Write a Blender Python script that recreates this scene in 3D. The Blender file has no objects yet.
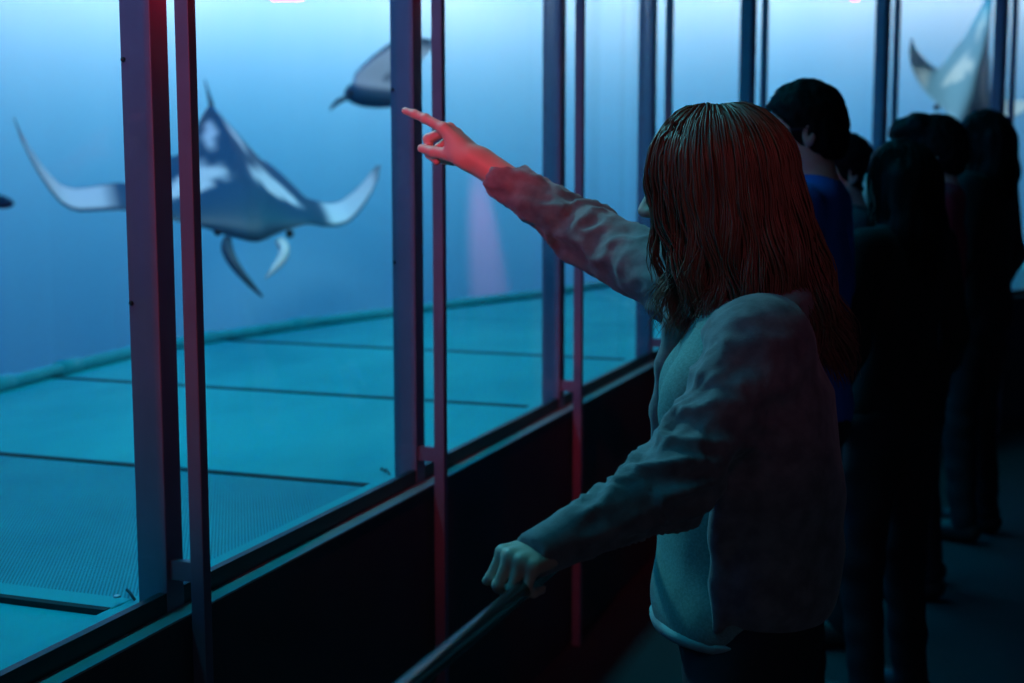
import bpy, bmesh, math, random
import numpy as np
from mathutils import Vector, Matrix, noise as mnoise

random.seed(7); rng = np.random.default_rng(7)
SC = bpy.context.scene
COL = SC.collection
V3 = lambda *a: np.array(a, float)

# ------------------------------------------------------------------ camera model (used to place measured points)
FPX, PITCH, YAW, CAMZ = 1422.2, math.radians(7.2), math.radians(20.0), 1.56
CF = V3(-math.sin(YAW)*math.cos(PITCH), math.cos(YAW)*math.cos(PITCH), -math.sin(PITCH))
CR = V3(math.cos(YAW), math.sin(YAW), 0)
CU = np.cross(CR, CF)
CAM = V3(0, 0, CAMZ)
def ray(px, py): return CF + CR*(px-512)/FPX - CU*(py-341.5)/FPX
def at(px, py, d): return CAM + ray(px, py)*d          # point at depth d (metres along the view axis)
def onz(px, py, z):
    d = ray(px, py); return CAM + d*((z-CAMZ)/d[2])

# ------------------------------------------------------------------ materials
def mat(name, col, rough=.6, metal=0., spec=.5, noise=None, bump=None, emit=None, sheen=0.):
    m = bpy.data.materials.new(name); m.use_nodes = True
    nt = m.node_tree; b = nt.nodes['Principled BSDF']
    b.inputs['Base Color'].default_value = (*col, 1)
    b.inputs['Roughness'].default_value = rough
    b.inputs['Metallic'].default_value = metal
    b.inputs['Specular IOR Level'].default_value = spec
    if sheen: b.inputs['Sheen Weight'].default_value = sheen
    tc = nt.nodes.new('ShaderNodeTexCoord')
    if noise:                                            # (scale, second colour, stretch)
        n = nt.nodes.new('ShaderNodeTexNoise'); n.inputs['Scale'].default_value = noise[0]; n.inputs['Detail'].default_value = 6
        mp = nt.nodes.new('ShaderNodeMapping')
        if len(noise) > 2: mp.inputs['Scale'].default_value = noise[2]
        nt.links.new(tc.outputs['Object'], mp.inputs[0]); nt.links.new(mp.outputs[0], n.inputs['Vector'])
        r = nt.nodes.new('ShaderNodeValToRGB')
        r.color_ramp.elements[0].position = .35; r.color_ramp.elements[1].position = .65
        r.color_ramp.elements[0].color = (*col, 1); r.color_ramp.elements[1].color = (*noise[1], 1)
        nt.links.new(n.outputs['Fac'], r.inputs[0]); nt.links.new(r.outputs[0], b.inputs['Base Color'])
    if bump:                                             # (scale, strength, distance)
        n = nt.nodes.new('ShaderNodeTexNoise'); n.inputs['Scale'].default_value = bump[0]; n.inputs['Detail'].default_value = 4
        nt.links.new(tc.outputs['Object'], n.inputs['Vector'])
        bp = nt.nodes.new('ShaderNodeBump'); bp.inputs['Strength'].default_value = bump[1]; bp.inputs['Distance'].default_value = bump[2]
        nt.links.new(n.outputs['Fac'], bp.inputs['Height']); nt.links.new(bp.outputs[0], b.inputs['Normal'])
    if emit:
        b.inputs['Emission Color'].default_value = (*emit[0], 1); b.inputs['Emission Strength'].default_value = emit[1]
    return m

M = {}
M['black_wall'] = mat('black_painted_board', (.045, .052, .06), .75, noise=(6, (.055, .062, .07)))
M['black_floor'] = mat('dark_carpet', (.028, .03, .036), .9, noise=(120, (.04, .043, .05)))
M['ceiling'] = mat('black_ceiling', (.02, .02, .024), .9)
M['post'] = mat('painted_steel', (.13, .13, .20), .45, noise=(9, (.155, .15, .23)), bump=(220, .06, .001))
M['sill'] = mat('sill_metal', (.30, .33, .35), .4, noise=(25, (.36, .38, .40)))
M['frame'] = mat('frame_black', (.02, .02, .024), .5)
M['bolt'] = mat('bolt_steel', (.03, .03, .035), .35, metal=.6)
M['screw'] = mat('screw_steel', (.6, .62, .65), .3, metal=.9)
M['rail'] = mat('rail_metal', (.02, .022, .026), .18, spec=.4)
M['deck'] = mat('deck_plate', (.03, .44, .47), .75, spec=.12, noise=(2.2, (.07, .58, .58), (1, .45, 1)), bump=(40, .12, .004))
M['gap'] = mat('deck_gap', (.012, .02, .024), .8)
M['pipe'] = mat('pipe_plastic', (.10, .58, .62), .5, spec=.2, noise=(12, (.08, .50, .54)))
M['backwall'] = mat('tank_wall', (.28, .67, .88), .9, noise=(1.3, (.31, .70, .90), (1, 1, .12)))
M['pit'] = mat('tank_pit', (.25, .3, .34), .9)
M['clip'] = mat('clip_wire', (.05, .08, .09), .4, metal=.5)
M['jacket'] = mat('jacket_cloth', (.13, .112, .132), .8, noise=(34, (.22, .195, .215)), bump=(420, .5, .0012), sheen=.25)
M['tshirt'] = mat('tshirt_cloth', (.14, .24, .235), .85, noise=(260, (.21, .33, .32)), bump=(500, .4, .001))
M['trim_cloth'] = mat('tshirt_hem', (.26, .36, .36), .85, bump=(500, .4, .001))
M['dark_cloth'] = mat('dark_trousers', (.02, .022, .03), .85, bump=(400, .4, .001))
M['shoe'] = mat('shoe_leather', (.025, .025, .028), .5)
M['skin'] = mat('skin', (.56, .36, .29), .5, noise=(30, (.60, .39, .31)), bump=(260, .12, .0008))
M['nail'] = mat('nail', (.68, .45, .40), .3)
M['eye'] = mat('eye', (.5, .5, .5), .15)
M['hair_brown'] = mat('hair_brown', (.10, .055, .034), .42, noise=(60, (.17, .095, .055), (1, 1, .08)))
M['hair_black'] = mat('hair_black', (.006, .005, .006), .6, noise=(60, (.011, .009, .009), (1, 1, .1)), spec=.12)
M['blue_cloth'] = mat('blue_tshirt', (.015, .14, .60), .85, bump=(400, .4, .001))
M['black_cloth'] = mat('black_top', (.018, .018, .022), .88, bump=(400, .4, .001))
M['red_cloth'] = mat('dull_red_top', (.42, .04, .08), .85, bump=(400, .4, .001))
M['grey_cloth'] = mat('slate_top', (.035, .04, .055), .88, bump=(400, .4, .001))
M['glasses'] = mat('glasses_rim', (.04, .04, .045), .3)
M['fish'] = mat('fish_skin', (.05, .09, .12), .5, noise=(12, (.08, .13, .17)))
M['lamp_body'] = mat('lamp_housing', (.03, .03, .03), .5)
M['lamp_red'] = mat('lamp_red', (.3, .01, .02), .4, emit=((1, .04, .06), 9))

def glass_mat():
    m = bpy.data.materials.new('window_glass'); m.use_nodes = True
    nt = m.node_tree; nt.nodes.clear()
    o = nt.nodes.new('ShaderNodeOutputMaterial'); mx = nt.nodes.new('ShaderNodeMixShader')
    t = nt.nodes.new('ShaderNodeBsdfTransparent'); g = nt.nodes.new('ShaderNodeBsdfGlossy')
    t.inputs[0].default_value = (.985, .99, .99, 1); g.inputs['Roughness'].default_value = .02
    lw = nt.nodes.new('ShaderNodeLayerWeight'); lw.inputs[0].default_value = .5
    pw = nt.nodes.new('ShaderNodeMath'); pw.operation = 'POWER'; pw.inputs[1].default_value = 5; nt.links.new(lw.outputs['Facing'], pw.inputs[0])
    ma = nt.nodes.new('ShaderNodeMath'); ma.operation = 'MULTIPLY_ADD'; ma.inputs[1].default_value = .5; ma.inputs[2].default_value = .02; nt.links.new(pw.outputs[0], ma.inputs[0])
    nt.links.new(ma.outputs[0], mx.inputs[0]); nt.links.new(t.outputs[0], mx.inputs[1]); nt.links.new(g.outputs[0], mx.inputs[2])
    nt.links.new(mx.outputs[0], o.inputs[0])
    return m
M['glass'] = glass_mat()

def perforated_mat():
    m = mat('perforated_plate', (.035, .42, .48), .7, spec=.15, noise=(3, (.05, .50, .55)))
    nt = m.node_tree; b = nt.nodes['Principled BSDF']
    tc = nt.nodes.new('ShaderNodeTexCoord'); sp = nt.nodes.new('ShaderNodeSeparateXYZ'); nt.links.new(tc.outputs['Object'], sp.inputs[0])
    def wave(out, f):
        a = nt.nodes.new('ShaderNodeMath'); a.operation = 'MULTIPLY'; a.inputs[1].default_value = f; nt.links.new(out, a.inputs[0])
        s = nt.nodes.new('ShaderNodeMath'); s.operation = 'SINE'; nt.links.new(a.outputs[0], s.inputs[0]); return s.outputs[0]
    p = nt.nodes.new('ShaderNodeMath'); p.operation = 'MULTIPLY'
    nt.links.new(wave(sp.outputs[0], 2*math.pi/.0078), p.inputs[0]); nt.links.new(wave(sp.outputs[1], 2*math.pi/.013), p.inputs[1])
    r = nt.nodes.new('ShaderNodeValToRGB'); r.color_ramp.elements[0].position = .12; r.color_ramp.elements[1].position = .3
    r.color_ramp.elements[0].color = (1, 1, 1, 1); r.color_ramp.elements[1].color = (.24, .27, .28, 1)
    nt.links.new(p.outputs[0], r.inputs[0])
    old = b.inputs['Base Color'].links[0].from_socket
    mx = nt.nodes.new('ShaderNodeMix'); mx.data_type = 'RGBA'; mx.blend_type = 'MULTIPLY'; mx.inputs[0].default_value = 1
    nt.links.new(old, mx.inputs[6]); nt.links.new(r.outputs[0], mx.inputs[7]); nt.links.new(mx.outputs[2], b.inputs['Base Color'])
    return m
M['perforated'] = perforated_mat()

def attr_mat(name, rough=.55):                           # colour comes from the animal's own pattern, plus painted haze on one, stored per vertex
    m = mat(name, (.5, .5, .5), rough)
    nt = m.node_tree; a = nt.nodes.new('ShaderNodeVertexColor'); a.layer_name = 'pattern'
    nt.links.new(a.outputs[0], nt.nodes['Principled BSDF'].inputs['Base Color'])
    return m
M['manta'] = attr_mat('manta_skin')

# ------------------------------------------------------------------ objects
def tag(o, label=None, cat=None, group=None, kind=None):
    if label: o['label'] = label
    if cat: o['category'] = cat
    if group: o['group'] = group
    if kind: o['kind'] = kind
    return o
def link(name, me, parent=None):
    o = bpy.data.objects.new(name, me); COL.objects.link(o)
    if parent: o.parent = parent
    return o
def empty(name, loc=(0, 0, 0), rz=0):
    o = bpy.data.objects.new(name, None); COL.objects.link(o); o.location = loc; o.rotation_euler.z = rz; o.empty_display_size = .1
    return o
def smooth(me, on=True):
    me.polygons.foreach_set('use_smooth', [on]*len(me.polygons)); me.update()
def mesh_np(name, v, f, m, sm=True):
    me = bpy.data.meshes.new(name); me.from_pydata(np.asarray(v).tolist(), [], np.asarray(f).tolist() if not isinstance(f, list) else f)
    for mm in (m if isinstance(m, list) else [m]): me.materials.append(mm)
    smooth(me, sm); return me

class MB:
    """collects boxes, tubes and lathes into one mesh"""
    def __init__(s): s.v = []; s.f = []; s.mi = []; s.cur = 0
    def _add(s, v, f):
        k = len(s.v); s.v += [tuple(map(float, p)) for p in v]; s.f += [tuple(i+k for i in q) for q in f]; s.mi += [s.cur]*len(f)
    def box(s, lo, hi, origin=(0, 0, 0), ax=None, bev=0.):
        bm = bmesh.new(); bmesh.ops.create_cube(bm, size=1)
        c = (np.array(lo, float)+np.array(hi, float))/2; d = np.array(hi, float)-np.array(lo, float)
        for q in bm.verts: q.co = Vector((q.co.x*d[0]+c[0], q.co.y*d[1]+c[1], q.co.z*d[2]+c[2]))
        if bev: bmesh.ops.bevel(bm, geom=bm.edges[:], offset=bev, segments=2, affect='EDGES', profile=.5)
        bm.verts.ensure_lookup_table()
        P = np.array([q.co for q in bm.verts])
        A = np.eye(3) if ax is None else np.array(ax, float)      # rows: local x, y, z in world
        fl = np.linalg.det(A) < 0
        s._add(P@A+np.array(origin, float), [[q.index for q in f.verts][::-1 if fl else 1] for f in bm.faces]); bm.free(); return s
    def tube(s, pts, r, n=12, cap=True):
        pts = [np.array(p, float) for p in pts]; R = r if hasattr(r, '__len__') else [r]*len(pts)
        V = []; F = []; prev = None
        for i, p in enumerate(pts):
            t = pts[min(i+1, len(pts)-1)]-pts[max(i-1, 0)]; t /= np.linalg.norm(t)+1e-9
            if prev is None:
                a = V3(0, 0, 1) if abs(t[2]) < .9 else V3(1, 0, 0); u = np.cross(t, a)
            else: u = prev-t*(prev@t)
            u /= np.linalg.norm(u); w = np.cross(t, u); prev = u
            for k in range(n):
                a = 2*math.pi*k/n; V.append(p+R[i]*(u*math.cos(a)+w*math.sin(a)))
        for i in range(len(pts)-1):
            for k in range(n):
                a, b = i*n+k, i*n+(k+1) % n; F.append((a, b, b+n, a+n))
        if cap: F.append(tuple(range(n-1, -1, -1))); F.append(tuple((len(pts)-1)*n+k for k in range(n)))
        s._add(V, F); return s
    def ball(s, c, r, nu=14, nv=9):
        r = r if hasattr(r, '__len__') else (r, r, r); V = [(c[0], c[1], c[2]+r[2])]; F = []
        for j in range(1, nv):
            t = math.pi*j/nv
            for i in range(nu):
                a = 2*math.pi*i/nu; V.append((c[0]+r[0]*math.sin(t)*math.cos(a), c[1]+r[1]*math.sin(t)*math.sin(a), c[2]+r[2]*math.cos(t)))
        V.append((c[0], c[1], c[2]-r[2])); L = len(V)-1
        for i in range(nu):
            F.append((0, 1+i, 1+(i+1) % nu)); F.append((L, L-nu+(i+1) % nu, L-nu+i))
            for j in range(nv-2):
                a = 1+j*nu+i; b = 1+j*nu+(i+1) % nu; F.append((a, a+nu, b+nu, b))
        s._add(V, F); return s
    def build(s, name, m, parent=None, sm=False):
        me = bpy.data.meshes.new(name); me.from_pydata(s.v, [], s.f)
        for mm in (m if isinstance(m, list) else [m]): me.materials.append(mm)
        me.polygons.foreach_set('material_index', s.mi); smooth(me, sm)
        return link(name, me, parent)

# ------------------------------------------------------------------ smooth-blended bodies on a grid (surface nets)
class Field:
    def __init__(s, lo, hi, h):
        s.h = h; s.lo = np.array(lo, np.float32); n = np.ceil((np.array(hi)-np.array(lo))/h).astype(int)+1
        s.n = n; s.F = np.full(n, .5, np.float32)
        s.ax = [(s.lo[i]+h*np.arange(n[i])).astype(np.float32) for i in range(3)]
    def sub(s, lo, hi):
        a = np.clip(np.floor((np.array(lo)-s.lo)/s.h).astype(int), 0, s.n-1); b = np.clip(np.ceil((np.array(hi)-s.lo)/s.h).astype(int)+1, 1, s.n)
        sl = tuple(slice(a[i], max(b[i], a[i]+1)) for i in range(3))
        return sl, s.ax[0][sl[0]][:, None, None], s.ax[1][sl[1]][None, :, None], s.ax[2][sl[2]][None, None, :]
    def _join(s, sl, d, k, mode):
        F = s.F[sl]
        if mode == 'sub': F2 = -F; d2 = d; h = np.clip(.5+.5*(d2-F2)/k, 0, 1) if k > 0 else None
        if mode == 'add':
            if k > 0:
                h = np.clip(.5+.5*(d-F)/k, 0, 1); s.F[sl] = d*(1-h)+F*h-k*h*(1-h)
            else: s.F[sl] = np.minimum(F, d)
        elif mode == 'sub':
            nd = -d
            if k > 0:
                h = np.clip(.5-.5*(nd-F)/k, 0, 1); s.F[sl] = nd*(1-h)+F*h+k*h*(1-h)
            else: s.F[sl] = np.maximum(F, nd)
    def cap(s, a, b, ra, rb=None, k=.02, mode='add'):
        a = np.array(a, float); b = np.array(b, float); rb = ra if rb is None else rb; m = max(ra, rb)+k+3*s.h
        sl, X, Y, Z = s.sub(np.minimum(a, b)-m, np.maximum(a, b)+m); d = b-a; L = d@d+1e-12
        t = np.clip(((X-a[0])*d[0]+(Y-a[1])*d[1]+(Z-a[2])*d[2])/L, 0, 1)
        dist = np.sqrt((X-a[0]-t*d[0])**2+(Y-a[1]-t*d[1])**2+(Z-a[2]-t*d[2])**2)-(ra+(rb-ra)*t)
        s._join(sl, dist.astype(np.float32), k, mode); return s
    def ell(s, c, r, A=None, k=.02, mode='add'):
        c = np.array(c, float); A = np.eye(3) if A is None else np.array(A, float); m = max(r)+k+3*s.h   # rows of A: ellipsoid axes
        sl, X, Y, Z = s.sub(c-m, c+m); x, y, z = X-c[0], Y-c[1], Z-c[2]
        q = [x*A[i, 0]+y*A[i, 1]+z*A[i, 2] for i in range(3)]
        k0 = np.sqrt(sum((q[i]/r[i])**2 for i in range(3))); k1 = np.sqrt(sum((q[i]/r[i]**2)**2 for i in range(3)))+1e-6
        s._join(sl, (k0*(k0-1)/k1).astype(np.float32), k, mode); return s
    def chain(s, pts, rs, k=.02):
        for i in range(len(pts)-1): s.cap(pts[i], pts[i+1], rs[i], rs[i+1], k)
        return s
    def cut(s, fn, k=.0):                                # keep where fn(x,y,z) < 0
        d = fn(s.ax[0][:, None, None], s.ax[1][None, :, None], s.ax[2][None, None, :])
        d = np.broadcast_to(d, s.F.shape).astype(np.float32)
        if k > 0:
            h = np.clip(.5-.5*(d-s.F)/k, 0, 1); s.F = d*(1-h)+s.F*h+k*h*(1-h)
        else: s.F = np.maximum(s.F, d)
        return s
    def mesh(s, relax=2):
        F = s.F; n = F.shape; ins = F < 0
        c = np.zeros(tuple(k-1 for k in n), np.int8)
        for dx in (0, 1):
            for dy in (0, 1):
                for dz in (0, 1): c += ins[dx:n[0]-1+dx, dy:n[1]-1+dy, dz:n[2]-1+dz]
        act = np.argwhere((c > 0) & (c < 8)); idx = -np.ones(c.shape, np.int64); idx[tuple(act.T)] = np.arange(len(act))
        acc = np.zeros((len(act), 3)); cnt = np.zeros(len(act))
        for ax in range(3):
            o = [k for k in range(3) if k != ax]
            for i in (0, 1):
                for j in (0, 1):
                    p = act.copy(); p[:, o[0]] += i; p[:, o[1]] += j; q = p.copy(); q[:, ax] += 1
                    fa = F[tuple(p.T)]; fb = F[tuple(q.T)]; mk = (fa < 0) != (fb < 0); t = np.where(mk, fa/(fa-fb+1e-12), 0)
                    pos = p.astype(float); pos[:, ax] += t; acc += pos*mk[:, None]; cnt += mk
        V = acc/cnt[:, None]*s.h+s.lo; Q = []
        for ax in range(3):
            o1, o2 = [(1, 2), (2, 0), (0, 1)][ax]
            a = [slice(None)]*3; b = [slice(None)]*3; a[ax] = slice(0, n[ax]-1); b[ax] = slice(1, n[ax])
            e = np.argwhere(ins[tuple(a)] != ins[tuple(b)]); e = e[(e[:, o1] > 0) & (e[:, o2] > 0) & (e[:, o1] < n[o1]-1) & (e[:, o2] < n[o2]-1)]
            fl = ins[tuple(e.T)]
            def cell(d1, d2):
                p = e.copy(); p[:, o1] -= d1; p[:, o2] -= d2; return idx[tuple(p.T)]
            q = np.stack([cell(1, 1), cell(0, 1), cell(0, 0), cell(1, 0)], 1); q[~fl] = q[~fl][:, ::-1]; Q.append(q)
        Q = np.concatenate(Q); Q = Q[(Q >= 0).all(1)]
        E = np.unique(np.sort(np.concatenate([Q[:, [0, 1]], Q[:, [1, 2]], Q[:, [2, 3]], Q[:, [3, 0]]]), 1), axis=0)
        for it in range(relax):                          # gentle fairing
            S = np.zeros_like(V); N = np.zeros(len(V))
            np.add.at(S, E[:, 0], V[E[:, 1]]); np.add.at(S, E[:, 1], V[E[:, 0]]); np.add.at(N, E[:, 0], 1); np.add.at(N, E[:, 1], 1)
            V = V*.5+.5*S/np.maximum(N, 1)[:, None]
        return V, Q

def normals(V, Q):
    fn = np.cross(V[Q[:, 2]]-V[Q[:, 0]], V[Q[:, 3]]-V[Q[:, 1]]); N = np.zeros_like(V)
    for k in range(4): np.add.at(N, Q[:, k], fn)
    return N/(np.linalg.norm(N, axis=1)[:, None]+1e-12)
def merge(parts):                                        # [(V, Q, material index)] -> V, Q, mi
    V = []; Q = []; mi = []; k = 0
    for v, q, m in parts: V.append(v); Q.append(q+k); mi += [m]*len(q); k += len(v)
    return np.concatenate(V), np.concatenate(Q), mi
def body_mesh(name, parts, mats):
    V, Q, mi = merge(parts); me = mesh_np(name, V, Q, mats); me.polygons.foreach_set('material_index', mi); return me
def fnoise(P, sc):                                       # scalar noise at rows of P*sc
    return np.array([mnoise.noise(Vector(p)) for p in (P*np.array(sc)).tolist()])

# ------------------------------------------------------------------ anatomy
def head_field(c, A, h=.0042, s=1.0, neck=None, female=False):
    """c head centre, A rows: right, forward, up; returns V, Q of head + neck"""
    c = np.array(c, float); A = np.array(A, float); W = lambda *p: c+s*(np.array(p)@A)
    lo = c-.19*s; hi = c+.19*s
    if neck is not None: lo = np.minimum(lo, np.array(neck)-.09); hi = np.maximum(hi, np.array(neck)+.09)
    f = Field(lo, hi, h); E = lambda p, r, k=.02, mode='add': f.ell(W(*p), [q*s for q in r], A, k, mode)
    E((0, -.014, .03), (.074, .095, .088)); E((0, .034, -.040), (.055, .058, .074), .03)
    E((0, .070, -.092), (.023, .020, .018), .025)
    for sx in (-1, 1):
        E((sx*.040, .052, -.025), (.026, .026, .028), .03); E((sx*.052, .004, -.062), (.016, .035, .022), .03)
    E((0, .074, .026), (.050, .020, .014), .02)
    f.cap(W(0, .090, .012), W(0, .110, -.022), .0085*s, .012*s, .014)
    for sx in (-1, 1): f.ell(W(sx*.011, .100, -.026), (.009*s, .010*s, .008*s), A, .01)
    E((0, .089, -.052), (.023, .011, .0065), .006); E((0, .087, -.064), (.020, .011, .0065), .006)
    for sx in (-1, 1): E((sx*.031, .098, .006), (.017, .014, .010), .012, 'sub')
    for sx in (-1, 1): E((sx*.031, .082, .006), (.0145, .0135, .0125), .004)
    for sx in (-1, 1):
        f.ell(W(sx*.078, -.012, -.004), (.010*s, .019*s, .032*s), A, .008); f.ell(W(sx*.087, -.008, -.002), (.006*s, .011*s, .020*s), A, .004, 'sub')
    if neck is not None: f.cap(W(0, -.018, -.05), neck, .052*s if female else .058*s, .058*s if female else .066*s, .03)
    return f.mesh(1)
def eyes(c, A, s=1.0):
    out = []
    for sx in (-1, 1):
        mb = MB().ball(np.array(c)+s*(V3(sx*.031, .0838, .006)@np.array(A)), .0135*s); q = [f if len(f) == 4 else f+(f[2],) for f in mb.f]
        out.append((np.array(mb.v), np.array(q), 1))
    return out

def hand_parts(w, d, n, curls, thumb, h=.0026, s=1.0, left=False, arm=None, spread=.06):
    """w wrist, d toward the fingers, n back-of-hand; curls: 4 x 3 joint bends (rad), index first; thumb = (out, down, bend)"""
    d = np.array(d, float); d /= np.linalg.norm(d); n = np.array(n, float); n -= d*(n@d); n /= np.linalg.norm(n)
    t = np.cross(n, d)*(1 if not left else -1)           # toward the thumb side (right hand: n x d)
    P = lambda x, y, z: np.array(w)+s*(d*x+t*y+n*z)      # x along, y thumbward, z back
    lo = np.array(w)-.21*s; hi = np.array(w)+.21*s; f = Field(lo, hi, h)
    kn = [(.088, .030, .004), (.092, .009, .007), (.087, -.011, .005), (.079, -.029, .0)]
    ln = [(.042, .025, .021), (.046, .028, .022), (.042, .026, .021), (.032, .019, .019)]
    rr = [(.0098, .0088, .0078, .0066), (.0100, .0090, .0080, .0068), (.0096, .0086, .0076, .0064), (.0086, .0076, .0068, .0056)]
    for i in range(4):
        f.cap(P(.004, kn[i][1]*.55, 0), P(*kn[i]), .0135*s, .0112*s, .012)
    f.ell(P(.048, 0, -.004), (.046*s, .036*s, .0145*s), np.stack([d, t, n]), .012)
    tips = []
    for i in range(4):
        p = P(*kn[i]); a = 0.; sd = (1.5-i)*spread
        for j in range(3):
            a += curls[i][j]
            dv = (d*math.cos(sd)+t*math.sin(sd)); dv = dv*math.cos(a)-n*math.sin(a)
            q = p+dv*ln[i][j]*s; f.cap(p, q, rr[i][j]*s, rr[i][j+1]*s, .003 if j else .006)
            if j < 2: f.ell(q, [rr[i][j+1]*1.06*s]*3, None, .003)
            p = q
        tips.append((p, dv, np.cross(dv, t if not left else t), rr[i][3]))
    out, dn, bend = thumb
    b0 = P(.016, .020, -.006); td = d*math.cos(out)+t*math.sin(out); td = td*math.cos(dn)-n*math.sin(dn)
    b1 = b0+td*.042*s; f.cap(b0, b1, .0165*s, .0125*s, .014); f.ell((b0+b1)/2, (.026*s, .015*s, .014*s), np.stack([td, np.cross(n, td), n]), .012)
    td2 = td*math.cos(bend)+(d)*math.sin(bend)*.9-t*.12*math.sin(bend); td2 /= np.linalg.norm(td2)
    b2 = b1+td2*.033*s; f.cap(b1, b2, .0115*s, .0100*s, .005); b3 = b2+(td2*.9+d*.35)/np.linalg.norm(td2*.9+d*.35)*.026*s; f.cap(b2, b3, .0100*s, .0078*s, .004)
    if arm is not None:
        f.cap(P(.004, 0, 0), arm, .0255*s, .0275*s, .016)
        f.ell(P(-.01, 0, 0), (.03*s, .027*s, .0195*s), np.stack([d, t, n]), .012)
    V, Q = f.mesh(1); return V, Q, tips

# ------------------------------------------------------------------ hair
def hair_strands(name, paths, r0, m, parent, n=4):
    V = []; F = []; k = 0
    ang = [2*math.pi*k/n for k in range(n)]; cs = np.array([[math.cos(a), math.sin(a)] for a in ang])
    for P in paths:
        T = np.gradient(P, axis=0); T /= np.linalg.norm(T, axis=1)[:, None]+1e-9
        a = V3(.31, .52, .79); U = np.cross(T, a); U /= np.linalg.norm(U, axis=1)[:, None]+1e-9; W = np.cross(T, U)
        s = np.linspace(0, 1, len(P)); R = r0*(1-.82*s**2.5)*np.clip(s*12+.35, 0, 1)
        ring = P[:, None, :]+R[:, None, None]*(U[:, None, :]*cs[None, :, :1]+W[:, None, :]*cs[None, :, 1:])
        V.append(ring.reshape(-1, 3)); L = len(P)
        i = np.arange(L-1)[:, None]*n; j = np.arange(n)[None, :]; j2 = (j+1) % n
        F.append((np.stack([i+j, i+j2, i+n+j2, i+n+j], -1).reshape(-1, 4)+k)); k += L*n
    return link(name, mesh_np(name, np.concatenate(V), np.concatenate(F), m), parent)

# ================================================================== THE PLACE
# window line: room-side near corner of each main post, and the direction of each bay
Q = [V3(-1.387, -.20, 0), V3(-1.387, .925, 0), V3(-1.387, 2.055, 0), V3(-1.383, 3.12, 0), V3(-1.386, 4.25, 0), V3(-1.387, 5.40, 0)]
def next_post(p, px, L):                                 # the post a bay of length L further, seen at image column px
    d = ray(px, 161); d = d[:2]/np.linalg.norm(d[:2]); t = p[:2]@d; h = p[:2]-d*t
    t += math.sqrt(max(L*L-h@h, .01)); return V3(*(d*t), 0)
for px in (749, 881, 998): Q.append(next_post(Q[-1], px, 1.15))
dlast = Q[-1]-Q[-2]
for k in range(2): Q.append(Q[-1]+dlast*(1.0))
def frame_of(i):
    a = Q[max(i-1, 0)]; b = Q[min(i+1, len(Q)-1)]; t = b-a; t /= np.linalg.norm(t); return t, V3(t[1], -t[0], 0)
def off(w, z):                                           # the window line shifted w into the room, at height z
    out = []
    for i in range(len(Q)):
        t, n = frame_of(i); out.append(Q[i]+n*w+V3(0, 0, z))
    return out
def strip(mb, w0, w1, z0, z1):                           # a bar that follows the window line
    A = off(w0, 0); B = off(w1, 0); V = []; F = []
    for a, b in zip(A, B): V += [a+V3(0, 0, z0), b+V3(0, 0, z0), b+V3(0, 0, z1), a+V3(0, 0, z1)]
    for i in range(len(A)-1):
        for k in range(4): p, q = 4*i+k, 4*i+(k+1) % 4; F.append((p, q, q+4, p+4))
    F.append((3, 2, 1, 0)); e = 4*(len(A)-1); F.append((e, e+1, e+2, e+3)); mb._add(V, F); return mb
ZS, ZF, ZT, ZC, ZD = .778, .813, 3.25, 3.7, .79          # sill, frame top, window head, ceiling, deck

S = dict(kind='structure')
tag(strip(MB(), -.02, .030, 0, ZS-.004).build('wall_left', M['black_wall']), **S)
tag(strip(MB(), -.02, .037, ZS-.004, ZS).build('trim_1', M['sill']), **S)
tag(strip(MB(), -.06, .040, ZT, ZC).build('wall_left.001', M['black_wall']), **S)
b = MB(); b._add([(-1.36, -4, 0), (9, -4, 0), (9, 12, 0), (-1.36, 12, 0), (-1.36, -4, -.15), (9, -4, -.15), (9, 12, -.15), (-1.36, 12, -.15)], [(0, 1, 2, 3), (7, 6, 5, 4), (0, 4, 5, 1), (1, 5, 6, 2), (2, 6, 7, 3), (3, 7, 4, 0)])
tag(b.build('floor', M['black_floor']), **S)
tag(MB().box((-1.5, -4, ZC), (9, 12, ZC+.15)).build('ceiling', M['ceiling']), **S)
tag(MB().box((2.6, -4, 0), (2.75, 12, ZC)).build('wall_right', M['black_wall']), **S)
tag(MB().box((-1.45, -4.1, 0), (2.75, -4, ZC)).build('wall_front', M['black_wall']), **S)
e = Q[-1]
tag(MB().box((e[0]-.02, e[1]-.05, 0), (2.75, e[1]+.15, ZC)).build('wall_end', M['black_wall']), **S)
tag(MB().box((.085, 7.35, 0), (.42, 7.68, ZC), bev=.01).build('column', M['black_wall']), **S)

tag(MB().box((-1.46, -4, 0), (-1.38, .93, ZC)).build('blocking_wall', M['black_wall']), **S)  # unseen solid wall put in to keep tank light off camera-facing sides
for i in range(1, len(Q)-1):                             # window bays
    t, n = frame_of(i) if False else ((Q[i+1]-Q[i])/np.linalg.norm(Q[i+1]-Q[i]), None); n = V3(t[1], -t[0], 0)
    L = float(np.linalg.norm(Q[i+1]-Q[i])); ax = [t, n, V3(0, 0, 1)]
    w = empty('window_%d' % i, Q[i]); tag(w, **S)
    fr = MB().box((.0, -.018, ZS), (L, -.002, ZF), ax=ax).box((0, -.018, ZT-.05), (L, -.002, ZT+.02), ax=ax).build('frame', M['frame'], w)
    MB().box((.045, -.013, ZF-.01), (L+.01, -.007, ZT-.03), ax=ax).build('glass', M['glass'], w)

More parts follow.
